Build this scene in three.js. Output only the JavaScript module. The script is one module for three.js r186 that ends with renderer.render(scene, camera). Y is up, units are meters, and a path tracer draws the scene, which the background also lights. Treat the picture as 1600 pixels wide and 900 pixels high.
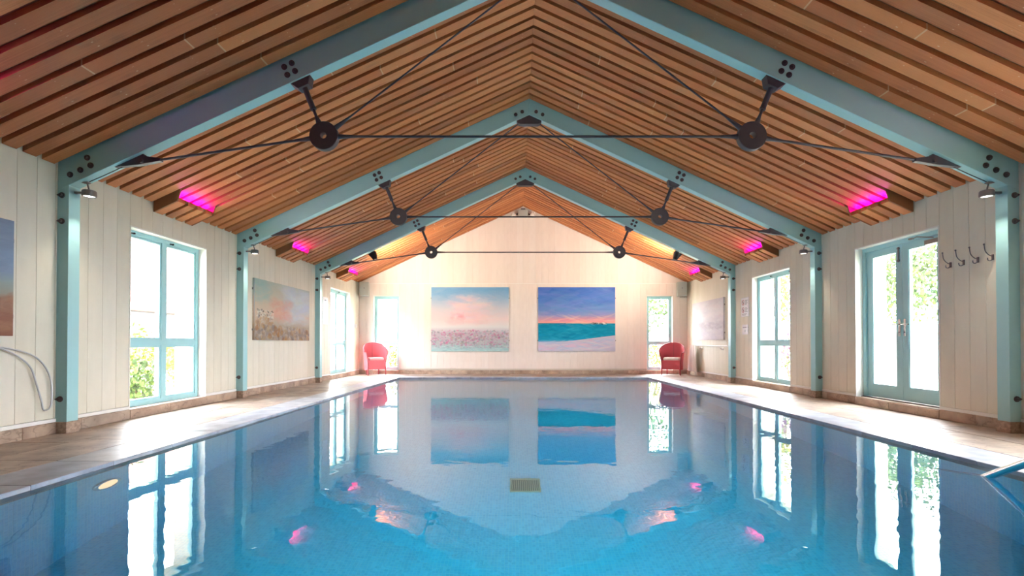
import * as THREE from 'three';
import { mergeGeometries } from 'three/addons/utils/BufferGeometryUtils.js';
import { RoundedBoxGeometry } from 'three/addons/geometries/RoundedBoxGeometry.js';

// ---------------------------------------------------------------- camera, sky, exposure
const FOCAL = 750;                                       // pixels in the 1600 x 900 frame
const camera = new THREE.PerspectiveCamera(2 * Math.atan(450 / FOCAL) * 180 / Math.PI, 1600 / 900, 0.05, 400);
camera.position.set(-0.225, 0.874, 0);
camera.rotation.set(0.0109, 0, 0);
camera.setViewOffset(1600, 900, -5, -78.4, 1600, 900);   // shifted lens, as in the photograph
const scene = new THREE.Scene();
scene.background = new THREE.Color().setRGB(0.94, 0.98, 1.03);   // bright even overcast
scene.backgroundIntensity = 34.0;
const renderer = new THREE.WebGLRenderer({ antialias: true });
renderer.toneMapping = THREE.LinearToneMapping;
renderer.toneMappingExposure = 1.5;
renderer.shadowMap.enabled = true;

// ---------------------------------------------------------------- numbers of the hall
const W = 4.69, WIN = 4.58;                 // wall plane and inner face of the columns, from the centre line
const BAY = 3.016, F1 = 4.667;              // bay length, distance of the first frame in view
const FRAMES = [F1, F1 + BAY, F1 + 2 * BAY];
const FT = 0.123;                           // frame thickness
const END = F1 + 3 * BAY, NEAR = -(F1 - 3 * BAY);   // far wall at z = -END, near wall at z = NEAR
const TAN = 0.4663, COS = 0.9063, SIN = 0.4226;
const RIDGE = 4.79, RAFT = 4.555;           // underside of slats / rafters at the ridge
const slatY = (x) => RIDGE - TAN * Math.abs(x), raftY = (x) => RAFT - TAN * Math.abs(x);
const PX = 3.22, PZ0 = -1.0, PZ1 = -12.4, WATER = -0.03, DEEP = 1.75, SHALLOW = 0.85;
const poolY = (z) => -(SHALLOW + (DEEP - SHALLOW) * (z - PZ1) / (PZ0 - PZ1));   // floor slopes from the far shallow end
const OPEN0 = 0.885, OPEN1 = 2.265, OPENY0 = 0.10, OPENY1 = 2.24;   // openings inside a bay, and their heights
const WALLT = 0.42, VOID = 0.3;             // wall thickness; height of the roof void above the slats

// ---------------------------------------------------------------- helpers
let seed = 12345;
const rnd = () => { seed = (seed * 1664525 + 1013904223) >>> 0; return seed / 4294967296; };
const rr = (a, b) => a + (b - a) * rnd();
const V = (x, y, z) => new THREE.Vector3(x, y, z);
const taken = {};
function numbered(name) { const n = taken[name] = (taken[name] ?? -1) + 1; return n ? name + '_' + String(n).padStart(3, '0') : name; }
function tag(o, label, category, group, kind) {
  o.userData.label = label; if (category) o.userData.category = category;
  if (group) o.userData.group = group; if (kind) o.userData.kind = kind;
  return o;
}
function thing(name, label, category, pos = [0, 0, 0], turn = 0, group, kind) {
  const g = new THREE.Group(); g.name = numbered(name); g.position.set(...pos); g.rotation.y = turn; scene.add(g);
  return tag(g, label, category, group, kind);
}
function obj(name, geo, mat, parent = scene, pos) {
  const m = new THREE.Mesh(geo, mat); m.name = parent === scene ? numbered(name) : name;
  if (pos) m.position.set(...pos);
  parent.add(m); return m;
}
const merge = (list) => mergeGeometries(list.map((g) => { const n = g.index ? g.toNonIndexed() : g; for (const k of Object.keys(n.attributes)) if (!['position', 'normal', 'uv'].includes(k)) n.deleteAttribute(k); return n; }));
const box = (w, h, d, x = 0, y = 0, z = 0) => new THREE.BoxGeometry(w, h, d).translate(x, y, z);
const box2 = (x0, x1, y0, y1, z0, z1) => box(Math.abs(x1 - x0), Math.abs(y1 - y0), Math.abs(z1 - z0), (x0 + x1) / 2, (y0 + y1) / 2, (z0 + z1) / 2);
const rbox = (w, h, d, r = 0.01, s = 2) => new RoundedBoxGeometry(w, h, d, s, Math.min(r, w / 2.01, h / 2.01, d / 2.01));
function rod(a, b, r0, r1 = r0, seg = 14) {
  const d = b.clone().sub(a), g = new THREE.CylinderGeometry(r1, r0, d.length(), seg);
  g.applyQuaternion(new THREE.Quaternion().setFromUnitVectors(V(0, 1, 0), d.clone().normalize()));
  return g.translate((a.x + b.x) / 2, (a.y + b.y) / 2, (a.z + b.z) / 2);
}
function tube(points, r, seg = 40, rs = 10) { return new THREE.TubeGeometry(new THREE.CatmullRomCurve3(points), seg, r, rs); }
function extrude(points, t, bevel = 0) {   // polygon in x,y; thickness along z, centred
  const s = new THREE.Shape(points.map(([x, y]) => new THREE.Vector2(x, y)));
  const g = new THREE.ExtrudeGeometry(s, { depth: t - 2 * bevel, bevelEnabled: bevel > 0, bevelSize: bevel, bevelThickness: bevel, bevelOffset: -bevel, bevelSegments: 1 });
  return g.translate(0, 0, -(t - 2 * bevel) / 2);
}
// flat piece with chamfered upper edges: w along x, l along z, thickness t up y (base at y = 0), uv in metres
function slab(w, l, t, c, u0 = 0, v0 = 0) {
  const P = [], U = [], x = w / 2, z = l / 2;
  const ring = (i, y) => [[-x + i, y, -z + i], [x - i, y, -z + i], [x - i, y, z - i], [-x + i, y, z - i]];
  const A = ring(0, 0), B = ring(0, t - c), C = ring(c, t);
  const quad = (a, b, cc, d) => { for (const p of [a, b, cc, a, cc, d]) { P.push(...p); U.push(u0 + p[0] + p[1] * 0.7, v0 + p[2] + p[1] * 0.7); } };
  for (let i = 0; i < 4; i++) { const j = (i + 1) % 4; quad(A[j], A[i], B[i], B[j]); quad(B[j], B[i], C[i], C[j]); }
  quad(C[3], C[2], C[1], C[0]);
  const g = new THREE.BufferGeometry();
  g.setAttribute('position', new THREE.Float32BufferAttribute(P, 3)); g.setAttribute('uv', new THREE.Float32BufferAttribute(U, 2));
  g.computeVertexNormals(); return g;
}
function placed(m, c, ex, ey, ez) {
  m.setRotationFromMatrix(new THREE.Matrix4().makeBasis(V(...ex), V(...ey), V(...ez))); m.position.set(...c); return m;
}
// periodic value noise
function noiseGrid(n, s) { const a = new Float32Array(n * n); let q = s >>> 0; for (let i = 0; i < a.length; i++) { q = (q * 1664525 + 1013904223) >>> 0; a[i] = q / 4294967296; } return a; }
const GR = noiseGrid(256, 77);
function vnoise(x, y, per) {
  const xi = Math.floor(x), yi = Math.floor(y), fx = x - xi, fy = y - yi, sx = fx * fx * (3 - 2 * fx), sy = fy * fy * (3 - 2 * fy);
  const m = (v) => ((v % per) + per) % per, g = (a, b) => GR[(m(a) & 255) + (m(b) & 255) * 256];
  return (g(xi, yi) * (1 - sx) + g(xi + 1, yi) * sx) * (1 - sy) + (g(xi, yi + 1) * (1 - sx) + g(xi + 1, yi + 1) * sx) * sy;
}
function fbm(u, v, base, oct) { let s = 0, a = 0.5, p = base; for (let i = 0; i < oct; i++) { s += a * vnoise(u * p, v * p, p); a *= 0.5; p *= 2; } return s; }
function dataTex(w, h, f, srgb, rep) {
  const d = new Uint8Array(w * h * 4);
  for (let j = 0; j < h; j++) for (let i = 0; i < w; i++) { const c = f(i / w, j / h), o = (j * w + i) * 4; d[o] = c[0]; d[o + 1] = c[1]; d[o + 2] = c[2]; d[o + 3] = 255; }
  const t = new THREE.DataTexture(d, w, h); t.wrapS = t.wrapT = THREE.RepeatWrapping; t.magFilter = THREE.LinearFilter; t.minFilter = THREE.LinearFilter;
  if (srgb) t.colorSpace = THREE.SRGBColorSpace; if (rep) t.repeat.set(rep, rep); t.needsUpdate = true; return t;
}
function canvasTex(w, h, draw) {
  const c = document.createElement('canvas'); c.width = w; c.height = h; draw(c.getContext('2d'), w, h);
  const t = new THREE.CanvasTexture(c); t.colorSpace = THREE.SRGBColorSpace; t.wrapS = t.wrapT = THREE.RepeatWrapping; return t;
}
const std = (color, roughness = 0.6, more = {}) => new THREE.MeshStandardMaterial({ color, roughness, ...more });
const cl = (v) => Math.max(0, Math.min(255, v));

// ---------------------------------------------------------------- textures and materials
// four cedar boards side by side, 5.2 m long; pale filler at the butt end (u = 0) and pale nail marks
const woodTex = canvasTex(2048, 512, (c, w, h) => {
  const tones = [[196, 122, 72], [184, 110, 64], [205, 132, 80], [174, 106, 62]];
  for (let b = 0; b < 4; b++) {
    const [r, g, bl] = tones[b], y0 = b * 128;
    c.fillStyle = `rgb(${r},${g},${bl})`; c.fillRect(0, y0, w, 128);
    for (let k = 0; k < 520; k++) {
      const y = y0 + rnd() * 128, x = rnd() * w, l = rr(120, 900), d = rr(-34, 26);
      c.strokeStyle = `rgba(${cl(r + d)},${cl(g + d * 0.9)},${cl(bl + d * 0.8)},${rr(0.12, 0.4)})`; c.lineWidth = rr(0.6, 2.6);
      c.beginPath(); c.moveTo(x, y); c.bezierCurveTo(x + l * 0.3, y + rr(-5, 5), x + l * 0.6, y + rr(-5, 5), x + l, y + rr(-4, 4)); c.stroke();
    }
    for (let k = 0; k < 5; k++) {
      const x = rr(80, w - 80), y = y0 + rr(25, 100);
      for (let q = 0; q < 6; q++) { c.strokeStyle = `rgba(92,52,28,${0.35 - q * 0.045})`; c.lineWidth = 1.6; c.beginPath(); c.ellipse(x, y, 5 + q * 7, 3 + q * 2.6, 0, 0, 7); c.stroke(); }
    }
    for (let x = rr(60, 200); x < w; x += rr(150, 330)) for (const y of [y0 + 36, y0 + 92]) {
      c.fillStyle = `rgba(226,198,164,${rr(0.3, 0.8)})`; c.beginPath(); c.ellipse(x + rr(-3, 3), y + rr(-4, 4), rr(1.5, 4), rr(2, 5), 0, 0, 7); c.fill();
    }
    c.fillStyle = 'rgba(222,196,160,0.85)'; c.fillRect(0, y0, 2.2, 128);
  }
});
const wood = std(0xffffff, 0.62, { map: woodTex });
const woodPlain = std(0x8a5832, 0.65);
const roofBoard = std(0x7d583c, 0.85);   // brown boarding of the roof above the slats
const stoneTex = dataTex(512, 512, (u, v) => {
  const a = fbm(u, v, 6, 5), b = fbm(u + 0.37, v + 0.11, 24, 3), vein = Math.abs(fbm(u, v * 2, 4, 4) - 0.47) < 0.012 ? -22 : 0, pit = b > 0.64 ? -16 : 0;
  const k = (a - 0.48) * 90 + vein + pit; return [cl(176 + k), cl(165 + k), cl(156 + k * 0.9)];
}, true);
const copingTex = dataTex(512, 512, (u, v) => {
  const k = (fbm(u + 0.2, v + 0.6, 7, 5) - 0.48) * 80; return [cl(186 + k), cl(187 + k), cl(192 + k)];
}, true);
const stoneBump = dataTex(512, 512, (u, v) => { const a = fbm(u, v, 8, 5) * 255; return [a, a, a]; });
const stones = [0xffffff, 0xf1e8de, 0xf7efe9, 0xe9dfd6].map((c) => std(c, 0.42, { map: stoneTex, bumpMap: stoneBump, bumpScale: 0.004 }));
const copingStones = [0xf4f8ff, 0xeaf0fa, 0xf8fafc].map((c) => std(c, 0.34, { map: copingTex, bumpMap: stoneBump, bumpScale: 0.003 }));
const plinthStones = [0xffeedd, 0xf6e2d0, 0xfff3e6].map((c) => std(c, 0.6, { map: stoneTex, bumpMap: stoneBump, bumpScale: 0.002 }));
const concrete = std(0x8d8a84, 0.9);
const paintTex = dataTex(256, 256, (u, v) => { const k = (fbm(u, v * 0.25, 16, 4) - 0.48) * 8; return [cl(246 + k), cl(246 + k), cl(246 + k)]; }, true);
const wallPaint = [0xf2ecdb, 0xefe9d7, 0xf4eede].map((c) => std(c, 0.75, { map: paintTex }));
const gablePaint = [0xfaf2ea, 0xf9f0e8, 0xfbf4ed].map((c) => std(c, 0.75, { map: paintTex }));
const wallCore = std(0xd9d3c6, 0.8);
const whitePaint = std(0xf7f6f1, 0.45);
const outerRender = std(0xe6d9c8, 0.85);
const blue = std(0xa8dade, 0.4);
const blueFrame = std(0xabdde4, 0.38);
const steel = std(0x57535a, 0.5, { metalness: 0.35 });
const boltSteel = std(0x5c5357, 0.42, { metalness: 0.4 });
const chrome = std(0xd4d6d8, 0.16, { metalness: 1 });
const darkChrome = std(0x77757c, 0.3, { metalness: 1 });
const greyMetal = std(0x8c8684, 0.4, { metalness: 0.5 });
const black = std(0x1c1c22, 0.55);
const plasticWhite = std(0xeef0ee, 0.45);
const plasticGrey = std(0xb4bab6, 0.5);
const glass = new THREE.MeshPhysicalMaterial({ color: 0xffffff, roughness: 0.0, transmission: 1, thickness: 0, ior: 1.5 });
const ripple = (() => {
  const n = 1024, waves = []; for (let k = 0; k < 46; k++) { const a = rr(0, 6.2832), m = rr(14, 64); waves.push([Math.round(Math.cos(a) * m), Math.round(Math.sin(a) * m), rr(0, 6.2832), 1 / m]); }
  return dataTex(n, n, (u, v) => { let s = 0; for (const [p, q, ph, am] of waves) s += am * Math.sin(6.283185 * (p * u + q * v) + ph); const c = cl(128 + s * 110); return [c, c, c]; }, false, 0.2);
})();
const water = new THREE.MeshPhysicalMaterial({ color: 0xffffff, roughness: 0, transmission: 1, thickness: 1, ior: 1.333, attenuationColor: new THREE.Color().setRGB(0.52, 0.90, 0.985), attenuationDistance: 1.0, bumpMap: ripple, bumpScale: 0.0011 });
const mosaicTex = dataTex(512, 512, (u, v) => {
  const N = 32, i = Math.floor(u * N), j = Math.floor(v * N), fu = u * N - i, fv = v * N - j, k = GR[(i * 7 + j * 57) & 65535] * 26 - 13;
  if (fu < 0.07 || fv < 0.07) return [196, 226, 234]; return [cl(168 + k * 0.7), cl(216 + k * 0.6), cl(234 + k * 0.5)];
}, true, 1 / 0.8);
const mosaic = std(0xffffff, 0.35, { map: mosaicTex });

// ---------------------------------------------------------------- floor: slab, stone tiles, coping
const zFar = -END, zNear = NEAR;
const floorMesh = obj('floor', merge([
  box2(-W - 0.3, -PX - 0.03, -0.3, -0.032, zFar - 0.3, zNear + 0.3), box2(PX + 0.03, W + 0.3, -0.3, -0.032, zFar - 0.3, zNear + 0.3),
  box2(-PX - 0.03, PX + 0.03, -0.3, -0.032, zFar - 0.3, PZ1 - 0.03), box2(-PX - 0.03, PX + 0.03, -0.3, -0.032, PZ0 + 0.03, zNear + 0.3)]), concrete);
tag(floorMesh, 'pale stone pool deck laid with uneven beige slabs', 'floor', null, 'structure');
function tile(x0, x1, z0, z1, mats, name = 'stone_tile', lift = 0) {
  const g = 0.004, m = obj(name, slab(x1 - x0 - g, z1 - z0 - g, 0.032, 0.004, rnd() * 5, rnd() * 5), mats[Math.floor(rnd() * mats.length)], floorMesh, [(x0 + x1) / 2, -0.032 + rr(-0.0012, 0.0012) + lift, (z0 + z1) / 2]);
  m.rotation.x = rr(-0.0016, 0.0016); m.rotation.z = rr(-0.0016, 0.0016);
}
function tileRun(x0, x1, za, zb, l0, l1, mats, name) { let z = za; while (z > zb + 0.01) { let n = Math.max(zb, z - rr(l0, l1)); if (n - zb < 0.25) n = zb; tile(x0, x1, n, z, mats, name); z = n; } }
const CW = 0.42, ci = PX - 0.015;
for (const s of [-1, 1]) {
  const run = (a, b, l0, l1, mats, name) => tileRun(Math.min(s * a, s * b), Math.max(s * a, s * b), zNear, zFar, l0, l1, mats, name);
  run(PX + CW, PX + CW + 0.525, 0.5, 0.95, stones); run(PX + CW + 0.525, W + 0.01, 0.55, 0.9, stones);
  tileRun(Math.min(s * ci, s * (PX + CW)), Math.max(s * ci, s * (PX + CW)), PZ0 + CW, PZ1 - CW, 0.58, 0.62, copingStones, 'coping_stone');
  tileRun(Math.min(s * ci, s * (PX + CW)), Math.max(s * ci, s * (PX + CW)), zNear, PZ0 + CW, 0.7, 0.9, stones);
  tileRun(Math.min(s * ci, s * (PX + CW)), Math.max(s * ci, s * (PX + CW)), PZ1 - CW, zFar, 0.4, 0.5, stones);
}
for (let x = -ci; x < ci - 0.01;) { let n = Math.min(ci, x + 0.6); if (ci - n < 0.25) n = ci; tile(x, n, PZ1 - CW, PZ1 + 0.015, copingStones, 'coping_stone'); tile(x, n, PZ0 - 0.015, PZ0 + CW, copingStones, 'coping_stone'); x = n; }
for (const [z0, z1] of [[PZ1 - CW - 0.45, PZ1 - CW], [zFar, PZ1 - CW - 0.45]]) for (let x = -ci; x < ci - 0.01;) { let n = Math.min(ci, x + rr(0.6, 0.95)); if (ci - n < 0.3) n = ci; tile(x, n, z0, z1, stones); x = n; }
for (let z = PZ0 + CW; z < zNear - 0.01; z += (zNear - PZ0 - CW) / 5) for (let x = -ci; x < ci - 0.01;) { let n = Math.min(ci, x + rr(0.8, 1.1)); if (ci - n < 0.4) n = ci; tile(x, n, z, z + (zNear - PZ0 - CW) / 5, stones); x = n; }

// pool shell (uv in metres)
function mosaicBox(x0, x1, y0, y1, z0, z1) {
  const g = box2(x0, x1, y0, y1, z0, z1), p = g.attributes.position, n = g.attributes.normal, u = g.attributes.uv;
  for (let i = 0; i < p.count; i++) { const a = Math.abs(n.getX(i)) > 0.5, b = Math.abs(n.getY(i)) > 0.5; u.setXY(i, a ? p.getZ(i) : p.getX(i), b ? p.getZ(i) : p.getY(i)); }
  return g;
}
const PT = 0.03, YB = -2.1;
function mosaicFloor() {
  const g = extrude([[PZ1 - 0.2, poolY(PZ1 - 0.2)], [PZ0 + 0.2, poolY(PZ0 + 0.2)], [PZ0 + 0.2, YB - 0.2], [PZ1 - 0.2, YB - 0.2]], 2 * PX + 0.4).rotateY(-Math.PI / 2), p = g.attributes.position, u = g.attributes.uv;
  for (let i = 0; i < p.count; i++) u.setXY(i, p.getX(i), p.getZ(i));
  return g;
}
const poolShell = obj('pool_shell', merge([
  mosaicFloor(),
  mosaicBox(-PX - 0.3, -PX, YB, -PT - 0.003, PZ1 - 0.3, PZ0 + 0.3), mosaicBox(PX, PX + 0.3, YB, -PT - 0.003, PZ1 - 0.3, PZ0 + 0.3),
  mosaicBox(-PX, PX, YB, -PT - 0.003, PZ1 - 0.3, PZ1), mosaicBox(-PX, PX, YB, -PT - 0.003, PZ0, PZ0 + 0.3)]), mosaic);
tag(poolShell, 'pool basin lined with small light blue mosaic tiles', 'pool', null, 'structure');
// stone band of the coping's edge, reaching just under the waterline
for (const [x0, x1, z0, z1] of [[-PX - 0.05, -PX + 0.016, PZ1, PZ0], [PX - 0.016, PX + 0.05, PZ1, PZ0], [-PX, PX, PZ1 - 0.05, PZ1 + 0.012], [-PX, PX, PZ0 - 0.012, PZ0 + 0.05]]) obj('edge_stone', mosaicBox(x0, x1, -0.17, -PT - 0.0035, z0, z1), plinthStones[2], poolShell);
// water body, its sides set a little into the tiled walls
const waterGeo = box2(-PX - 0.004, PX + 0.004, YB - 0.004, WATER, PZ1 - 0.004, PZ0 + 0.004);
{ const p = waterGeo.attributes.position, u = waterGeo.attributes.uv; for (let i = 0; i < p.count; i++) u.setXY(i, p.getX(i), p.getZ(i)); }
tag(obj('pool_water', waterGeo, water), 'still clear blue water filling the indoor pool', 'water', null, 'stuff');

// ---------------------------------------------------------------- walls
// sides: -1 left, +1 right. Openings per bay index (0 = bay before the first frame in view)
const bayZ = (k) => F1 + (k - 1) * BAY;                       // distance at which bay k begins
const openings = { '-1': [1, 3], '1': [0, 1, 2] };
const sideOpen = (s) => openings[s].map((k) => [bayZ(k) + OPEN0, bayZ(k) + OPEN1]);
const EAVE = slatY(W) + VOID + 0.03;
for (const s of [-1, 1]) {
  const cuts = sideOpen(s), parts = [], x0 = s * (W + 0.018), x1 = s * (W + WALLT);
  let d = -NEAR - 0.3;
  for (const [a, b] of cuts) { parts.push(box2(x0, x1, -0.3, EAVE, -d, -a)); parts.push(box2(x0, x1, OPENY1, EAVE, -a, -b)); parts.push(box2(x0, x1, -0.3, OPENY0 - 0.02, -a, -b)); d = b; }
  parts.push(box2(x0, x1, -0.3, EAVE, -d, -(END + 0.3)));
  const wall = tag(obj(s < 0 ? 'wall_left' : 'wall_right', merge(parts), wallCore), s < 0 ? 'long wall of cream boards holding the window with the tiled roof view' : 'long wall of cream boards holding the blue French doors', 'wall', null, 'structure');
  const ex = [0, 0, s < 0 ? -1 : 1], ey = [-s, 0, 0], ez = [0, -1, 0];
  const plank = (a, b, y0, y1) => placed(obj('plank', slab(b - a - 0.0016, y1 - y0, 0.018, 0.0025, rnd() * 3, rnd() * 3), wallPaint[Math.floor(rnd() * 3)], wall), [s * (W + 0.018), (y0 + y1) / 2, -(a + b) / 2], ex, ey, ez);
  const edges = [-NEAR, ...cuts.flat(), END];
  for (let i = 0; i < edges.length - 1; i++) {
    const a = edges[i], b = edges[i + 1], n = Math.max(1, Math.round((b - a) / 0.18)), st = (b - a) / n, open = i % 2 === 1;
    for (let j = 0; j < n; j++) plank(a + j * st, a + (j + 1) * st, open ? OPENY1 : 0.15, EAVE - 0.02);
  }
  // stone skirting in pieces, and the thin bead above it
  const base = tag(new THREE.Group(), s < 0 ? 'beige stone skirting along the wall with the tiled roof view' : 'beige stone skirting along the wall with the French doors', 'skirting', null, 'structure');
  base.name = s < 0 ? 'baseboard_left' : 'baseboard_right'; scene.add(base);
  for (let i = 0; i < edges.length - 1; i++) {
    const open = i % 2 === 1; let z = edges[i];
    while (z < edges[i + 1] - 0.01) { let n = Math.min(edges[i + 1], z + rr(0.5, 0.75)); if (edges[i + 1] - n < 0.2) n = edges[i + 1];
      placed(obj('skirting_stone', slab(n - z - 0.003, open ? 0.1 : 0.11, open ? 0.03 : 0.028, 0.004, rnd() * 5, rnd() * 5), plinthStones[Math.floor(rnd() * 3)], base), [s * (W + 0.008), open ? 0.05 : 0.055, -(n + z) / 2], ex, ey, ez); z = n; }
    if (!open) obj('bead', box2(s * (W - 0.008), s * (W + 0.018), 0.112, 0.146, -edges[i], -edges[i + 1]), whitePaint, base);
  }
}
// far wall with two narrow windows
const EW = [[-4.285, -3.535], [3.53, 4.285]];
{
  const y1 = RIDGE + VOID + 0.02, t = WALLT, z0 = -END - 0.018, z1 = -END - t, parts = [];
  let x = -W - 0.4;
  for (const [a, b] of EW) { parts.push(box2(x, a, -0.3, 2.6, z0, z1), box2(a, b, OPENY1, 2.6, z0, z1), box2(a, b, -0.3, OPENY0 - 0.02, z0, z1)); x = b; }
  parts.push(box2(x, W + 0.4, -0.3, 2.6, z0, z1));
  parts.push(extrude([[-W - 0.4, 2.6], [W + 0.4, 2.6], [W + 0.4, slatY(W + 0.4) + VOID + 0.02], [0, y1], [-W - 0.4, slatY(W + 0.4) + VOID + 0.02]], t - 0.018).translate(0, 0, (z0 + z1) / 2));
  const wall = tag(obj('wall_far', merge(parts), wallCore), 'warm cream boarded gable wall hung with two square paintings', 'wall', null, 'structure');
  const ex = [1, 0, 0], ey = [0, 0, 1], ez = [0, -1, 0], edges = [-W, ...EW.flat(), W];
  for (let i = 0; i < 5; i++) {
    const a = edges[i], b = edges[i + 1], n = Math.max(1, Math.round((b - a) / 0.18)), st = (b - a) / n, open = i % 2 === 1;
    for (let j = 0; j < n; j++) {
      const p = a + j * st, q = p + st, y0 = open ? OPENY1 : 0.15, m = gablePaint[Math.floor(rnd() * 3)];
      placed(obj('plank', slab(st - 0.0016, 2.575 - y0, 0.018, 0.002, rnd() * 3, rnd() * 3), m, wall), [(p + q) / 2, (y0 + 2.575) / 2, z0], ex, ey, ez);
    }
  }
  const n = 2 * Math.round(W / 0.18), st = 2 * W / n;
  for (let j = 0; j < n; j++) {
    const p = -W + j * st + 0.0008, q = p + st - 0.0016;
    obj('plank', extrude([[p, 2.59], [q, 2.59], [q, Math.max(2.6, slatY(q) + VOID)], [p, Math.max(2.6, slatY(p) + VOID)]], 0.018), gablePaint[Math.floor(rnd() * 3)], wall, [0, 0, z0 + 0.009]);
  }
  obj('rail_strip', box2(-W, W, 2.574, 2.592, z0, z0 + 0.024), whitePaint, wall);
  const base = tag(new THREE.Group(), 'beige stone skirting under the two square paintings', 'skirting', null, 'structure'); base.name = 'baseboard_far'; scene.add(base);
  for (let i = 0; i < 5; i++) { let x = edges[i]; while (x < edges[i + 1] - 0.01) { let q = Math.min(edges[i + 1], x + rr(0.5, 0.75)); if (edges[i + 1] - q < 0.2) q = edges[i + 1]; placed(obj('skirting_stone', slab(q - x - 0.003, 0.11, 0.028, 0.004, rnd() * 5, rnd() * 5), plinthStones[Math.floor(rnd() * 3)], base), [(x + q) / 2, 0.055, -END - 0.008], ex, ey, ez); x = q; } }
}
{ // near wall behind the camera
  const wall = tag(obj('wall_near', merge([box2(-W - 0.4, W + 0.4, -0.3, 2.6, NEAR + 0.018, NEAR + 0.3), extrude([[-W - 0.4, 2.6], [W + 0.4, 2.6], [W + 0.4, slatY(W + 0.4) + VOID + 0.02], [0, RIDGE + VOID + 0.02], [-W - 0.4, slatY(W + 0.4) + VOID + 0.02]], 0.28).translate(0, 0, NEAR + 0.158)]), wallPaint[0]), 'plain cream gable wall opposite the two square paintings', 'wall', null, 'structure');
}

// ---------------------------------------------------------------- ceiling: dark void board + cedar slats
const PITCH = BAY / 17, SLATW = 0.122, SLATT = 0.046;
function slopePiece(s, xa, xb, z0, z1, row, drop = 0) {   // xa > xb are distances from the ridge; u = 0 at end 'a'
  const P = [], U = [], N = (z) => z;
  const T = SLATT / COS, pt = (x, top, z) => [s * x, slatY(x) - drop + (top ? T : 0), z];
  const L = Math.abs(xa - xb) / COS / 5.2, v0 = row / 4 + 0.005, v1 = (row + 1) / 4 - 0.005;
  const quad = (a, b, c, d, ua, ub, va, vb) => {
    let q = [[a, ua, va], [b, ub, va], [c, ub, vb], [a, ua, va], [c, ub, vb], [d, ua, vb]];
    if (s < 0) q = [q[0], q[2], q[1], q[3], q[5], q[4]];
    for (const [p, u, v] of q) { P.push(...p); U.push(u, v); }
  };
  const flip = xa < xb ? 1 : 0, A = flip ? xb : xa, B = flip ? xa : xb, ua = flip ? L : 0, ub = flip ? 0 : L;   // A outer, B inner
  quad(pt(A, 0, z1), pt(B, 0, z1), pt(B, 0, z0), pt(A, 0, z0), ua, ub, v0, v1);           // underside
  quad(pt(A, 1, z0), pt(B, 1, z0), pt(B, 1, z1), pt(A, 1, z1), ua, ub, v0, v1);           // top
  quad(pt(A, 1, z1), pt(B, 1, z1), pt(B, 0, z1), pt(A, 0, z1), ua, ub, v0, v0 + 0.06);    // camera side
  quad(pt(A, 0, z0), pt(B, 0, z0), pt(B, 1, z0), pt(A, 1, z0), ua, ub, v0, v0 + 0.06);    // far side
  quad(pt(A, 1, z0), pt(A, 1, z1), pt(A, 0, z1), pt(A, 0, z0), 0.3, 0.301, v0, v1);       // outer end
  quad(pt(B, 0, z0), pt(B, 0, z1), pt(B, 1, z1), pt(B, 1, z0), 0.3, 0.301, v0, v1);       // inner end
  const g = new THREE.BufferGeometry();
  g.setAttribute('position', new THREE.Float32BufferAttribute(P, 3)); g.setAttribute('uv', new THREE.Float32BufferAttribute(U, 2)); g.computeVertexNormals(); return g;
}
const BOXK = [7, 8, 9, 10];
for (const s of [-1, 1]) {
  const up = VOID, th = 0.2, o = W + 0.42, prof = [[0, slatY(0) + up], [s * o, slatY(o) + up], [s * o, slatY(o) + up + th], [0, slatY(0) + up + th]];
  const ceil = tag(obj('ceiling', extrude(prof, END + NEAR + 0.84).translate(0, 0, (NEAR - END) / 2), roofBoard), s < 0 ? 'cedar slatted roof slope above the wall with the tiled roof view' : 'cedar slatted roof slope above the wall with the French doors', 'ceiling', null, 'structure');
  for (let bay = -1; bay <= 3; bay++) for (let k = 1; k <= 16; k++) {
    const d0 = bayZ(bay) + PITCH * k + 0.008, d1 = Math.min(d0 + SLATW, END - 0.004);
    const joint = rr(0.7, 4.0), outer = W - 0.012, r1 = Math.floor(rnd() * 4), r2 = Math.floor(rnd() * 4);
    if (bay >= 0) {
      obj('slat', slopePiece(s, joint + 0.0006, outer, -d1, -d0, r1), wood, ceil);
      obj('slat', slopePiece(s, joint - 0.0006, 0.0006, -d1, -d0, r2), wood, ceil);
    } else obj('slat', slopePiece(s, outer, 0.0006, -d1, -d0, r1), wood, ceil);
  }
}

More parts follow.
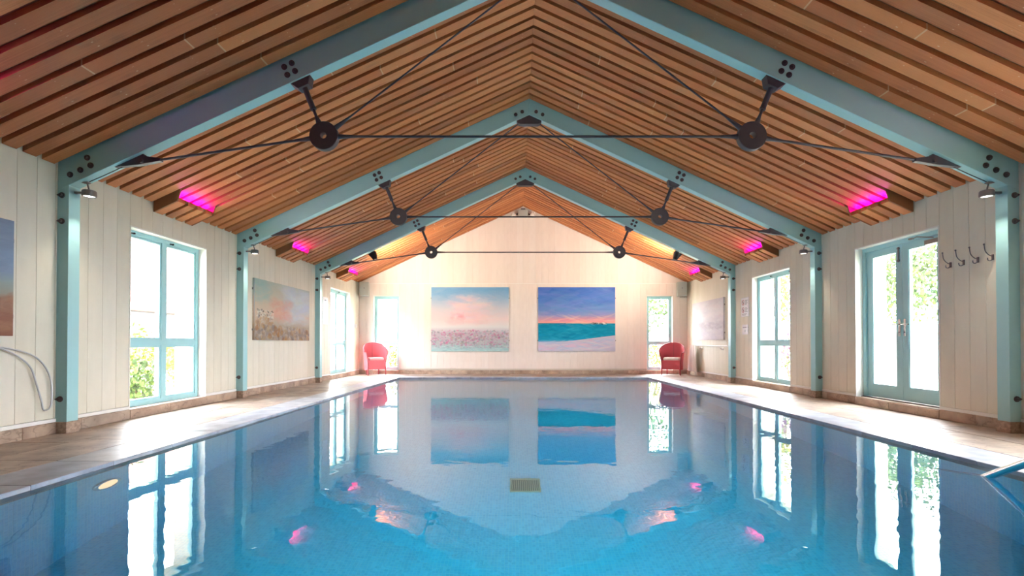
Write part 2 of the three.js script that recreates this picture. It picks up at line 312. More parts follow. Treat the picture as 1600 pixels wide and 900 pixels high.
// ---------------------------------------------------------------- cove light boxes with magenta strips
const ledMat = new THREE.MeshStandardMaterial({ color: 0x220022, emissive: new THREE.Color().setRGB(1.0, 0.0, 0.75), emissiveIntensity: 1.2, roughness: 0.5 });
const boxLabels = { '-1': ['over the bay left of the cable loop', 'above the window facing the tiled roof', 'above the long painting of golden rocks', 'above the white notice and far window'], '1': ['over the bay beyond the coat hooks', 'above the blue French doors', 'above the prohibition sign and window', 'above the pale grey misty painting'] };
for (const s of [-1, 1]) for (let bay = 0; bay <= 3; bay++) {
  const d0 = bayZ(bay) + PITCH * 7 + 0.006, d1 = bayZ(bay) + PITCH * 10 + 0.008 + SLATW + 0.02, drop = 0.115, xo = W - 0.012, xi = W - 0.30;
  const g = thing('cove_light_box', 'cedar box with magenta light strip ' + boxLabels[s][bay], 'light box', [0, 0, 0], 0, 'cedar light boxes at the foot of the roof slopes');
  for (const k of BOXK) obj('slat', slopePiece(s, xo, xi, -(bayZ(bay) + PITCH * k + 0.008 + SLATW), -(bayZ(bay) + PITCH * k + 0.008), k % 4, drop), wood, g);
  for (const d of [d0 - 0.012, d1]) obj('side_panel', extrude([[s * xo, slatY(xo) - drop], [s * xi, slatY(xi) - drop], [s * (xi - 0.05), slatY(xi - 0.05) + 0.03], [s * xo, slatY(xo) + 0.03]], 0.02), woodPlain, g, [0, 0, -d]);
  const dm = (d0 + d1) / 2, back = W - 0.2, yb = slatY(back) - drop + 0.062;
  obj('back_board', box2(s * (back + 0.06), s * (back + 0.075), slatY(back) - drop + 0.0, slatY(back) - 0.04, -d0, -d1), woodPlain, g);
  obj('floor_board', extrude([[s * (back + 0.06), slatY(back + 0.06) - drop + 0.04], [s * xi, slatY(xi) - drop + 0.04], [s * xi, slatY(xi) - drop + 0.048], [s * (back + 0.06), slatY(back + 0.06) - drop + 0.048]], d1 - d0), woodPlain, g, [0, 0, -dm]);
  const lx = xi + 0.035, ly = slatY(lx) - drop + 0.056;
  obj('led_strip', box2(s * (lx - 0.012), s * (lx + 0.012), ly - 0.006, ly + 0.004, -d0 - 0.03, -d1 + 0.03), ledMat, g);
  const l = new THREE.RectAreaLight(new THREE.Color(1.0, 0.0, 0.78), 115, d1 - d0 - 0.08, 0.022); l.position.set(s * lx, ly + 0.007, -dm); l.lookAt(s * (lx - 0.35), ly + 1.0, -dm); g.add(l);
}

// ---------------------------------------------------------------- portal frames with steel trusses
const boltGeo = merge([new THREE.CylinderGeometry(0.027, 0.029, 0.008, 18).rotateX(Math.PI / 2).translate(0, 0, 0.004), new THREE.CylinderGeometry(0.013, 0.016, 0.02, 6).rotateX(Math.PI / 2).translate(0, 0, 0.014)]);
const coneBolt = merge([boltGeo.clone(), new THREE.ConeGeometry(0.013, 0.024, 12).rotateZ(Math.PI / 2).translate(-0.036, 0, 0.01)]);
const discGeo = (() => { const s = new THREE.Shape(); s.absarc(0, 0, 0.134, 0, Math.PI * 2); const h = new THREE.Path(); h.absarc(0, 0, 0.036, 0, Math.PI * 2, true); s.holes.push(h); return new THREE.ExtrudeGeometry(s, { depth: 0.05, bevelEnabled: true, bevelSize: 0.006, bevelThickness: 0.008, bevelSegments: 2, curveSegments: 36 }).translate(0, 0, -0.025); })();
function makeFrame(label) {
  const g = thing('portal_frame', label, 'roof frame', [0, 0, 0], 0, 'pale blue roof frames');
  const zc = -FT / 2;
  for (const s of [-1, 1]) {
    obj('column', box2(s * WIN, s * (W + 0.01), 0.11, 2.46, -0.001, -FT + 0.001), blue, g);
    const pl = rbox(0.135, 0.112, FT + 0.024, 0.004, 1); obj('plinth', pl, plinthStones[1], g, [s * (WIN + 0.0575), 0.056, zc]);
    obj('rafter', extrude([[0, raftY(0)], [s * W, raftY(W)], [s * W, slatY(W) + VOID], [0, slatY(0) + VOID]], FT, 0.004), blue, g, [0, 0, zc]);
    for (const [x, y] of [[4.402, 2.687], [4.368, 2.611], [4.467, 2.566], [4.567, 2.521], [2.484, 3.578], [2.411, 3.616], [2.453, 3.50], [2.378, 3.538], [0.216, 4.556], [0.112, 4.601]]) obj('bolt', boltGeo, boltSteel, g, [s * x, y, 0]);
    for (const y of [2.32, 2.066, 0.333]) { const b = obj('bolt', coneBolt, boltSteel, g, [s * 4.645, y, 0]); if (s > 0) b.scale.x = -1; }
    // truss
    const D = V(s * 2.112, 2.921, zc), dn = V(-s * SIN, -COS, 0), sl = V(s * COS, -SIN, 0), sx = 2.335, top = V(s * sx, raftY(sx), zc);
    const axis = D.clone().sub(top).normalize();
    const q = new THREE.Quaternion().setFromUnitVectors(V(0, -1, 0), dn);
    obj('strut_bracket', extrude([[-0.105, 0], [0.105, 0], [0.055, -0.075], [-0.055, -0.075]], 0.1, 0.004).applyQuaternion(new THREE.Quaternion().setFromAxisAngle(V(0, 0, 1), -s * Math.atan(TAN))).translate(top.x, top.y, top.z), steel, g);
    const at = (t) => top.clone().addScaledVector(axis, t), L = D.distanceTo(top);
    obj('strut', merge([rod(at(0.05), at(0.285), 0.027), rod(at(0.285), at(0.3), 0.03), rod(at(0.3), at(0.38), 0.014), rod(at(0.36), at(L - 0.1), 0.013, 0.036)]), steel, g);
    obj('hub_disc', discGeo, steel, g, [D.x, D.y, D.z]);
    const arm = (to, r, name) => { const d = to.clone().sub(D).normalize(), p = (t) => D.clone().addScaledVector(d, t); obj(name, merge([rod(p(0.12), p(0.2), 0.027, 0.019), rod(p(0.2), p(0.33), 0.019, r), rod(p(0.33), to, r)]), steel, g); };
    arm(V(0, 2.921, zc), 0.0115, 'tie_rod');
    const rb = V(s * 0.165, RAFT - 0.118, zc); arm(rb, 0.009, 'ridge_rod');
    const eb = V(s * 3.86, raftY(3.98) - 0.028, zc); arm(eb, 0.0125, 'eave_rod');
    obj('eave_bracket', extrude([[s * 4.17, raftY(4.17)], [s * 3.89, raftY(3.89)], [s * 3.88, raftY(3.89) - 0.02], [s * 3.72, eb.y + 0.028], [s * 3.72, eb.y + 0.0], [s * 3.94, raftY(3.94) - 0.085]], 0.05, 0.003), steel, g, [0, 0, zc]);
    obj('pin', new THREE.CylinderGeometry(0.02, 0.02, 0.09, 14).rotateX(Math.PI / 2), boltSteel, g, [s * 3.9, eb.y - 0.004, zc]);
  }
  obj('ridge_bracket', extrude([[-0.2, raftY(0.2)], [0, RAFT], [0.2, raftY(0.2)], [0.185, raftY(0.2) - 0.035], [0.14, RAFT - 0.145], [-0.14, RAFT - 0.145], [-0.185, raftY(0.2) - 0.035]], 0.1, 0.004), steel, g, [0, 0, zc]);
  return g;
}
const frameLabels = ['pale blue roof frame standing between the coat hooks and the French doors', 'pale blue roof frame standing between the French doors and the prohibition sign', 'pale blue roof frame standing beside the pale grey misty painting'];
FRAMES.forEach((d, i) => { const f = makeFrame(frameLabels[i]); f.position.z = -d; });

// ---------------------------------------------------------------- downlights at the frame knees
const lampGlow = new THREE.MeshStandardMaterial({ color: 0xffffff, emissive: new THREE.Color().setRGB(1, 0.95, 0.88), emissiveIntensity: 6 });
const lampPlace = { '-1': ['beside the window facing the tiled roof', 'beside the long painting of golden rocks', 'beside the white notice'], '1': ['above the coat hooks', 'beside the blue French doors', 'beside the prohibition sign'] };
for (const s of [-1, 1]) FRAMES.forEach((d, i) => {
  const g = thing('downlight', 'small round grey downlight under the blue rafter ' + lampPlace[s][i], 'lamp', [s * 4.435, 2.352, -(d + 0.062)], 0, 'small grey downlights at the frame knees');
  obj('housing', new THREE.LatheGeometry([[0, 0.035], [0.05, 0.033], [0.058, 0.024], [0.06, -0.02], [0.054, -0.03], [0.047, -0.03], [0.045, -0.018], [0, -0.018]].map(([x, y]) => new THREE.Vector2(x, y)), 28), greyMetal, g);
  obj('bracket', merge([rod(V(0, 0.03, 0), V(s * 0.02, 0.105, 0), 0.007), box(0.06, 0.012, 0.04, s * 0.03, 0.11, 0), box2(s * 0.05, s * 0.14, 0.0, 0.02, -0.012, 0.012)]), greyMetal, g);
  obj('lamp_glow', new THREE.CylinderGeometry(0.044, 0.044, 0.004, 24), lampGlow, g, [0, -0.021, 0]);
  obj('cable', tube([V(0.0, 0.12, 0), V(-s * 0.15, 0.115 + 0.15 * TAN, 0), V(-s * 0.33, 0.115 + 0.33 * TAN, 0)], 0.004, 12, 6), black, g);
  const l = new THREE.SpotLight(0xfff0dc, 2.2, 0, 0.8, 1, 2); l.position.set(0, -0.03, 0); l.target.position.set(-s * 0.3, -2, 0); g.add(l, l.target);
});
// black floods on the far frame, throwing warm light on the gable ceiling
for (const s of [-1, 1]) {
  const g = thing('floodlight', s < 0 ? 'black wedge floodlight on the roof frame, on the tiled roof window side' : 'black wedge floodlight on the roof frame, on the misty painting side', 'lamp', [s * 3.45, 2.86, -(FRAMES[2] + FT + 0.105)], 0, 'black wedge floodlights');
  obj('body', (() => { const b = new THREE.CylinderGeometry(0.12, 0.055, 0.17, 4, 1).rotateY(Math.PI / 4); return b.rotateZ(-s * 0.45); })(), black, g);
  obj('bracket', box(0.03, 0.06, 0.12, 0, 0.1, 0.03), black, g);
  obj('lamp_lens', box(0.14, 0.008, 0.14, 0, 0.09, 0).rotateZ(-s * 0.45), new THREE.MeshStandardMaterial({ color: 0xffffff, emissive: new THREE.Color().setRGB(1, 0.75, 0.48), emissiveIntensity: 4 }), g);
  const l = new THREE.SpotLight(0xffe2c6, 19, 0, 1.2, 0.8, 2); l.position.set(-s * 0.02, 0.0, -0.17); l.target.position.set(s * -1.7, 0.75, -3.0); g.add(l, l.target);
}
// twin emergency lamp at the top of the far gable
{
  const g = thing('emergency_light', 'white twin spot emergency light at the top of the gable', 'lamp', [0.0, 4.585, -END + 0.06]);
  obj('case', rbox(0.28, 0.2, 0.1, 0.012), plasticGrey, g);
  for (const s of [-1, 1]) { obj('lamp_arm', rod(V(s * 0.15, -0.02, 0), V(s * 0.22, -0.05, 0.02), 0.018), black, g); obj('lamp_head', new THREE.CylinderGeometry(0.085, 0.055, 0.12, 20).rotateZ(s * -1.2).rotateY(-s * 0.4).translate(s * 0.27, -0.075, 0.05), plasticWhite, g); }
  obj('cable_entry', box(0.12, 0.03, 0.08, 0, 0.115, 0), steel, g);
}

// ---------------------------------------------------------------- windows and doors
// local frame of an opening: x along the wall (0..w), y up, z outwards (negative = into room)
function opening(name, label, s, bay) {
  const g = new THREE.Group(); g.name = name; scene.add(g); tag(g, label, name.startsWith('door') ? 'door' : 'window', null, 'structure');
  g.position.set(s * W, 0, -(bayZ(bay) + OPEN0)); g.rotation.y = s > 0 ? Math.PI / 2 : Math.PI / 2; if (s < 0) { g.scale.z = -1; }
  return g;   // local +x -> world -z ; local +z -> outwards
}
function reveal(g, w, y0, y1) {
  for (const [a, b] of [[0, 0.012], [w - 0.012, w]]) { obj('reveal', box2(a, b, y0, y1, -0.004, 0.12), whitePaint, g); obj('outer_reveal', box2(a, b, y0, y1, 0.17, WALLT + 0.02), outerRender, g); }
  obj('reveal', box2(0, w, y1 - 0.012, y1 + 0.004, -0.004, 0.12), whitePaint, g); obj('outer_reveal', box2(0, w, y1 - 0.012, y1, 0.17, WALLT + 0.02), outerRender, g);
  obj('sill', rbox(w, 0.06, 0.46, 0.006, 1), plinthStones[2], g, [w / 2, y0 - 0.03 + 0.012, 0.215]);
}
function fillWindow(g, w, cols) {
  const y0 = OPENY0 + 0.012, y1 = OPENY1 - 0.012, zc = 0.145, f = 0.055;
  reveal(g, w, OPENY0, OPENY1);
  const fr = obj('frame', merge([box2(0.012, 0.012 + f, y0, y1, zc - 0.035, zc + 0.035), box2(w - 0.012 - f, w - 0.012, y0, y1, zc - 0.035, zc + 0.035), box2(0.012 + f, w - 0.012 - f, y1 - f, y1, zc - 0.035, zc + 0.035), box2(0.012 + f, w - 0.012 - f, y0, y0 + f, zc - 0.035, zc + 0.035)]), blueFrame, g);
  const xs = [0.012 + f]; if (cols === 2) { obj('mullion', box2(w / 2 - 0.035, w / 2 + 0.035, y0 + f, y1 - f, zc - 0.035, zc + 0.035), blueFrame, g); xs.push(w / 2 - 0.035, w / 2 + 0.035); } xs.push(w - 0.012 - f);
  const T = 0.885;
  obj('transom', box2(0.012 + f, w - 0.012 - f, T - 0.03, T + 0.03, zc - 0.034, zc + 0.034), blueFrame, g);
  for (let i = 0; i < xs.length; i += 2) for (const [a, b] of [[y0 + f, T - 0.03], [T + 0.03, y1 - f]]) {
    const c = 0.03, p = xs[i], q = xs[i + 1];
    obj('casement', merge([box2(p, p + c, a, b, zc - 0.026, zc + 0.026), box2(q - c, q, a, b, zc - 0.026, zc + 0.026), box2(p + c, q - c, b - c, b, zc - 0.026, zc + 0.026), box2(p + c, q - c, a, a + c, zc - 0.026, zc + 0.026)]), blueFrame, g);
    obj('pane', box2(p + c, q - c, a + c, b - c, zc - 0.003, zc + 0.003), glass, g);
  }
  return fr;
}
const wO = OPEN1 - OPEN0;
function sideWindow(name, label, s, bay) {
  const g = opening(name, label, s, bay); fillWindow(g, wO, 2);
  for (const x of [0.14, wO * 0.5 + 0.1]) { obj('catch', merge([box(0.03, 0.012, 0.02, x, OPENY1 - 0.055, 0.09), box(0.012, 0.02, 0.02, x + 0.035, OPENY1 - 0.052, 0.09)]), black, g); }
}
sideWindow('window_1', 'pale blue four pane window facing the red tiled roof', -1, 1);
sideWindow('window_2', 'pale blue four pane window beside the white wall notice', -1, 3);
sideWindow('window_3', 'pale blue four pane window beside the prohibition sign', 1, 2);
sideWindow('window_6', 'pale blue four pane window in the bay beyond the coat hooks', 1, 0);
EW.forEach(([a, b], i) => {
  const g = new THREE.Group(); g.name = 'window_' + (4 + i); scene.add(g); g.position.set(a, 0, -END); g.scale.z = -1;
  tag(g, i ? 'narrow window behind the chair with white cushion' : 'narrow window behind the chair with pink cushion', 'window', null, 'structure');
  fillWindow(g, b - a, 1); obj('catch', box(0.02, 0.08, 0.03, b - a - 0.09, 1.1, 0.1), greyMetal, g);
});
{ // French doors
  const g = opening('door_1', 'pale blue glazed French doors with chrome lever handles', 1, 1), w = wO, zc = 0.15, f = 0.055, y0 = 0.125, y1 = OPENY1 - 0.012;
  reveal(g, w, OPENY0, OPENY1);
  obj('frame', merge([box2(0.012, 0.012 + f, y0, y1, zc - 0.05, zc + 0.04), box2(w - 0.012 - f, w - 0.012, y0, y1, zc - 0.05, zc + 0.04), box2(0.012 + f, w - 0.012 - f, y1 - f, y1, zc - 0.05, zc + 0.04)]), blueFrame, g);
  const m = w / 2, stile = 0.098, top = y1 - f - 0.003, bot = y0 + 0.004;
  for (const [a, b, near] of [[0.012 + f + 0.003, m - 0.0015, 1], [m + 0.0015, w - 0.012 - f - 0.003, 0]]) {
    const leaf = obj('door_leaf', merge([box2(a, a + stile, bot, top, zc - 0.026, zc + 0.026), box2(b - stile, b, bot, top, zc - 0.026, zc + 0.026), box2(a + stile, b - stile, top - 0.095, top, zc - 0.026, zc + 0.026), box2(a + stile, b - stile, bot, bot + 0.17, zc - 0.026, zc + 0.026)]), blueFrame, g);
    obj('pane', box2(a + stile, b - stile, bot + 0.17, top - 0.095, zc - 0.004, zc + 0.004), glass, leaf);
    obj('glazing_bead', merge([box2(a + stile, a + stile + 0.012, bot + 0.17, top - 0.095, zc - 0.02, zc - 0.004), box2(b - stile - 0.012, b - stile, bot + 0.17, top - 0.095, zc - 0.02, zc - 0.004), box2(a + stile, b - stile, bot + 0.17, bot + 0.182, zc - 0.02, zc - 0.004)]), blueFrame, leaf);
    const hx = near ? b - 0.042 : a + 0.042, dir = near ? -1 : 1;
    obj('handle_plate', rbox(0.034, 0.225, 0.01, 0.004, 2), chrome, leaf, [hx, 1.08, zc - 0.031]);
    obj('lever', tube([V(hx, 1.12, zc - 0.03), V(hx, 1.12, zc - 0.075), V(hx + dir * 0.03, 1.12, zc - 0.085), V(hx + dir * 0.12, 1.118, zc - 0.085)], 0.009, 24, 10), chrome, leaf);
    obj('keyhole', new THREE.CylinderGeometry(0.009, 0.009, 0.014, 12).rotateX(Math.PI / 2), darkChrome, leaf, [hx, 1.02, zc - 0.032]);
  }
  obj('slide_bolt', merge([rbox(0.022, 0.2, 0.012, 0.003, 1).translate(m + 0.05, top - 0.13, zc - 0.033), box(0.03, 0.02, 0.018, m + 0.05, top - 0.05, zc - 0.035), box(0.03, 0.02, 0.018, m + 0.05, top - 0.21, zc - 0.035)]), darkChrome, g);
  obj('door_closer', merge([rbox(0.2, 0.055, 0.05, 0.006, 1).translate(0.19, top - 0.07, zc - 0.055), rod(V(0.16, top - 0.03, zc - 0.08), V(0.36, top + 0.02, zc - 0.11), 0.007), rod(V(0.36, top + 0.02, zc - 0.11), V(0.5, top + 0.02, zc - 0.06), 0.007), box(0.06, 0.02, 0.03, 0.5, top + 0.025, zc - 0.06)]), greyMetal, g);
  obj('threshold', box2(0.012, w - 0.012, 0.1, 0.124, zc - 0.06, zc + 0.06), darkChrome, g);
}

// ---------------------------------------------------------------- paintings
function blobs(c, n, f) { for (let k = 0; k < n; k++) f(k); }
function stroke(c, x, y, w, h, col, a) { c.save(); c.globalAlpha = a; c.fillStyle = col; c.beginPath(); c.ellipse(x, y, w, h, rr(-0.4, 0.4), 0, 7); c.fill(); c.restore(); }
function grad(c, w, h, stops) { const g = c.createLinearGradient(0, 0, 0, h); for (const [p, col] of stops) g.addColorStop(p, col); c.fillStyle = g; c.fillRect(0, 0, w, h); }
const pick = (a) => a[Math.floor(rnd() * a.length)];
const artMeadow = canvasTex(640, 540, (c, w, h) => {   // pink cloud over a flowering field
  grad(c, w, h, [[0, '#6ba4d2'], [0.16, '#93b6d3'], [0.34, '#c9ccd4'], [0.5, '#e6d6d8'], [0.62, '#dfe3e3'], [0.72, '#bcb6c2'], [0.86, '#b3b9bd'], [1, '#a9cccf']]);
  for (let k = 0; k < 260; k++) stroke(c, w * (0.5 + rr(-0.36, 0.36) * rr(0.3, 1)), h * (0.36 + rr(-0.22, 0.2)), rr(20, 80), rr(8, 30), pick(['#eac9cb', '#efd5d0', '#e7b9bf', '#ead9d2', '#d8c6d0']), 0.09);
  for (let k = 0; k < 60; k++) stroke(c, w * rr(0, 1), h * rr(0, 0.2), rr(30, 110), rr(6, 20), pick(['#5f9bcf', '#86b2d6', '#a3bfd6']), 0.12);
  for (let k = 0; k < 40; k++) stroke(c, w * rr(0.26, 0.42), h * rr(0.4, 0.5), rr(8, 26), rr(5, 14), '#ee9aa6', 0.09);
  for (let k = 0; k < 900; k++) { const y = rr(0.67, 0.95); stroke(c, w * rr(0, 1), h * y, rr(2, 12), rr(2, 9), pick(['#b77fa6', '#c56a9c', '#8f7f9a', '#7e8791', '#c9a7bd', '#a88f7c', '#d8d3d6', '#7aa7ab', '#d5548f']), rr(0.15, 0.5)); }
  for (let k = 0; k < 240; k++) stroke(c, w * rr(0, 1), h * rr(0.9, 1), rr(6, 40), rr(1, 5), pick(['#9fd0d0', '#bfe0dd', '#86b9bf']), 0.3);
});
const artSea = canvasTex(640, 540, (c, w, h) => {   // turquoise sea under violet sky
  grad(c, w, h, [[0, '#3f6cc0'], [0.2, '#527fcc'], [0.36, '#7396cc'], [0.46, '#ab9fc0'], [0.53, '#e79fa4'], [0.56, '#f0b8ab'], [0.57, '#0f86a6'], [0.7, '#0d8fb4'], [0.82, '#2a9cc0'], [0.86, '#b9bfdc'], [1, '#c3c6d6']]);
  for (let k = 0; k < 160; k++) stroke(c, w * rr(0, 1), h * rr(0, 0.44), rr(40, 170), rr(6, 26), pick(['#3566bd', '#5f84d6', '#8585d2', '#63a3c8', '#928fd2']), 0.12);
  for (let k = 0; k < 60; k++) stroke(c, w * rr(0.1, 0.95), h * rr(0.46, 0.555), rr(30, 150), rr(2, 7), pick(['#f08d92', '#f5c2ad', '#d88fae', '#e9c9b6']), 0.22);
  for (let k = 0; k < 220; k++) stroke(c, w * rr(0, 1), h * rr(0.6, 0.8), rr(20, 90), rr(3, 14), pick(['#077f9f', '#1699bd', '#0a6f96', '#43b0c5', '#0f8aaf']), 0.2);
  c.fillStyle = '#0b6f8d'; c.fillRect(0, h * 0.562, w * 0.36, 4);
  c.fillStyle = '#c6c4d8'; c.beginPath(); c.moveTo(0, h * 0.86); c.bezierCurveTo(w * 0.3, h * 0.87, w * 0.5, h * 0.82, w, h * 0.75); c.lineTo(w, h); c.lineTo(0, h); c.fill();
  for (let k = 0; k < 140; k++) { const x = rr(0, 1), y = 0.86 - 0.14 * Math.max(0, x - 0.4) + rr(0, 0.16); stroke(c, w * x, h * y, rr(24, 100), rr(2, 9), pick(['#d7c6dd', '#e3b6d0', '#c9d2e6', '#a9bfe0', '#d9d9df']), 0.3); }
  for (let k = 0; k < 46; k++) stroke(c, w * rr(0.7, 0.88), h * rr(0.555, 0.575), rr(3, 16), rr(1, 3), pick(['#2b3a46', '#f4efe6', '#5d5a60']), 0.8);
});
const artRocks = canvasTex(768, 384, (c, w, h) => {   // misty shore with golden rocks
  grad(c, w, h, [[0, '#bcc3b6'], [0.3, '#cfc1a8'], [0.55, '#d6bfa9'], [0.75, '#b3a593'], [1, '#9b8f86']]);
  for (let k = 0; k < 200; k++) stroke(c, w * rr(0.5, 1), h * rr(0, 0.65), rr(40, 150), rr(12, 40), pick(['#b5c4dc', '#c7cfe0', '#dfe3ea']), 0.09);
  for (let k = 0; k < 60; k++) stroke(c, w * rr(0, 0.2), h * rr(0, 0.35), rr(30, 110), rr(8, 24), pick(['#8fbfbd', '#a7c4b8']), 0.12);
  for (let k = 0; k < 130; k++) stroke(c, w * rr(0.25, 0.6), h * rr(0.3, 0.65), rr(16, 70), rr(8, 26), pick(['#dda48a', '#e4b79d', '#e28d80']), 0.09);
  for (let k = 0; k < 420; k++) { const x = rnd(); stroke(c, w * x, h * rr(x < 0.3 ? 0.58 : 0.78, 1), rr(4, 26), rr(5, 24), pick(['#7e6f6a', '#9a8a80', '#b5884f', '#c7b8a8', '#6d666e', '#d3c5b4', '#a8672f']), rr(0.12, 0.4)); }
  for (let k = 0; k < 90; k++) stroke(c, w * rr(0.04, 0.3), h * rr(0.5, 0.62), rr(3, 14), rr(2, 7), pick(['#e9e6dc', '#4a4a46', '#d9d6c8']), 0.45);
});
const artMist = canvasTex(640, 320, (c, w, h) => {
  grad(c, w, h, [[0, '#d6d2d3'], [0.4, '#e9e6e4'], [0.62, '#d6d2d4'], [1, '#d0c6cb']]);
  for (let k = 0; k < 300; k++) stroke(c, w * rnd(), h * rnd(), rr(30, 120), rr(8, 30), pick(['#e4e0e0', '#cbc7cd', '#f0edeb', '#d8ced4']), 0.12);
  for (let k = 0; k < 120; k++) stroke(c, w * rnd(), h * rr(0.56, 0.72), rr(10, 60), rr(3, 12), pick(['#b4afb8', '#c6bfc7']), 0.14);
});
const artDusk = canvasTex(640, 320, (c, w, h) => {
  grad(c, w, h, [[0, '#8497b2'], [0.45, '#93a6bf'], [0.52, '#9fb0b0'], [0.64, '#a5a092'], [0.7, '#a98473'], [1, '#946a58']]);
  for (let k = 0; k < 260; k++) stroke(c, w * rnd(), h * rr(0, 0.5), rr(30, 120), rr(8, 26), pick(['#7d90ae', '#9cadc6', '#8ea3bd']), 0.12);
  for (let k = 0; k < 300; k++) stroke(c, w * rnd(), h * rr(0.66, 1), rr(6, 50), rr(4, 18), pick(['#a5705a', '#8a6253', '#b58a74', '#7d5d55']), 0.16);
});
function painting(label, tex, w, h, c, side) {   // side: -1 left wall, 1 right wall, 0 far wall
  const g = thing('painting', label, 'painting', c, side < 0 ? Math.PI / 2 : side > 0 ? -Math.PI / 2 : 0);
  const face = new THREE.MeshPhysicalMaterial({ color: 0xffffff, roughness: 0.95, specularIntensity: 0.3, map: tex }), body = box(w, h, 0.036, 0, 0, 0.02);
  obj('canvas', body, face, g);
  for (const x of [-1, 1]) for (const y of [-0.33, 0.33]) obj('wall_fixing', box(0.02, 0.035, 0.018, x * (w / 2 + 0.008), y * h, 0.012), greyMetal, g);
  return g;
}
painting('square painting of a pink cloud over a flowering field', artMeadow, 2.21, 1.83, [-1.514, 1.5615, -END], 0);
painting('square painting of a turquoise sea under a violet sky', artSea, 2.195, 1.83, [1.53, 1.5615, -END], 0);
painting('long misty painting with golden rocks, unframed canvas', artRocks, 2.17, 1.06, [-W, 1.461, -9.232], -1);
painting('long pale grey misty painting above the white handrail', artMist, 1.96, 1.0, [W, 1.46, -12.22], 1);
painting('painting of a blue sky over brown ground, above the cable loop', artDusk, 2.1, 1.015, [-W, 1.447, -3.18], -1);

// ---------------------------------------------------------------- chairs
const weave = dataTex(128, 128, (u, v) => { const a = (Math.sin(u * 6.2832 * 16) * 0.5 + 0.5) * (Math.sin(v * 6.2832 * 16) * 0.5 + 0.5), k = 150 + a * 105; return [k, k, k]; });
function chair(label, pos, turn, red, cushionColor, group) {
  const g = thing('woven_armchair', label, 'chair', pos, turn, group);
  const m = std(red, 0.62, { bumpMap: weave, bumpScale: 0.002 }), rim = std(new THREE.Color(red).multiplyScalar(0.6), 0.5);
  const N = 40, M = 12, A = 2.2, topY = (a) => { const t = Math.abs(a) / A; return 0.62 + 0.27 * Math.pow(Math.max(0, Math.cos(Math.min(1, t / 0.86) * Math.PI / 2)), 0.8) - 0.03 * Math.max(0, t - 0.86); };
  const R = (a, y) => { const t = Math.abs(a) / A, f = Math.max(0, (y - 0.35) / 0.5); return [1 + 0.16 * f * (0.5 + 0.5 * t) + 0.34 * Math.pow(f, 1.5) * Math.max(0, (t - 0.55) / 0.45)]; };
  const P = (a, y, off) => { const k = R(a, y)[0] + off; return V(0.285 * Math.sin(a) * k * (1 + 0.1 * Math.max(0, Math.abs(a) - 1.6)), y, -0.24 * Math.cos(a) * k + 0.02); };
  const sheet = (off, flip) => { const p = [], u = [], idx = []; for (let j = 0; j <= M; j++) for (let i = 0; i <= N; i++) { const a = -A + 2 * A * i / N, y = 0.15 + (topY(a) - 0.15) * j / M, v = P(a, y, off); p.push(v.x, v.y, v.z); u.push(i / N * 4, j / M * 2.4); }
    for (let j = 0; j < M; j++) for (let i = 0; i < N; i++) { const a = j * (N + 1) + i, b = a + 1, c = a + N + 1, d = c + 1; flip ? idx.push(a, c, b, b, c, d) : idx.push(a, b, c, b, d, c); }
    const q = new THREE.BufferGeometry(); q.setAttribute('position', new THREE.Float32BufferAttribute(p, 3)); q.setAttribute('uv', new THREE.Float32BufferAttribute(u, 2)); q.setIndex(idx); q.computeVertexNormals(); return q; };
  obj('back_shell', merge([sheet(0.03, true), sheet(-0.03, false)]), m, g);
  const rimPts = []; for (let i = 0; i <= 44; i++) { const a = -A + 2 * A * i / 44; rimPts.push(P(a, topY(a), 0)); }
  obj('rim', tube(rimPts, 0.014, 88, 8), rim, g);
  for (const s of [-1, 1]) { const a = s * A; obj('arm_front', tube([P(a, topY(a), 0), P(a, 0.5, 0), P(a, 0.3, 0), P(a, 0.15, 0)], 0.017, 20, 8), rim, g); }
  obj('back_seam', tube([P(0, 0.45, -0.04), P(0, 0.7, -0.04), P(0, 0.87, -0.035)], 0.007, 12, 6), rim, g);
  const f = P(A, 0.3, 0); obj('front_panel', rbox(2 * f.x - 0.01, 0.25, 0.02, 0.004, 1), m, g, [0, 0.285, f.z - 0.005]);
  obj('seat', rbox(2 * f.x - 0.04, 0.02, 0.36, 0.004, 1), m, g, [0, 0.395, f.z - 0.19]);
  const cu = rbox(2 * f.x - 0.06, 0.085, 0.37, 0.04, 4); obj('cushion', cu, std(cushionColor, 0.8), g, [0, 0.445, f.z - 0.185]);
  for (const [x, z] of [[-f.x, f.z], [f.x, f.z], [-0.17, -0.17], [0.17, -0.17]]) obj('leg', rod(V(x, 0.2, z), V(x * 1.02, 0.0, z + (z > 0 ? 0.008 : -0.02)), 0.017, 0.014), rim, g);
  return g;
}
chair('red woven armchair with pink cushion below the corner loudspeaker', [-4.12, 0, -13.33], 0.62, 0xd4626c, 0xf0b9bb, 'red woven armchairs');
chair('red woven armchair with white cushion beside the hanging white towel', [4.13, 0, -13.33], -0.5, 0xbf4a54, 0xf3efe9, 'red woven armchairs');

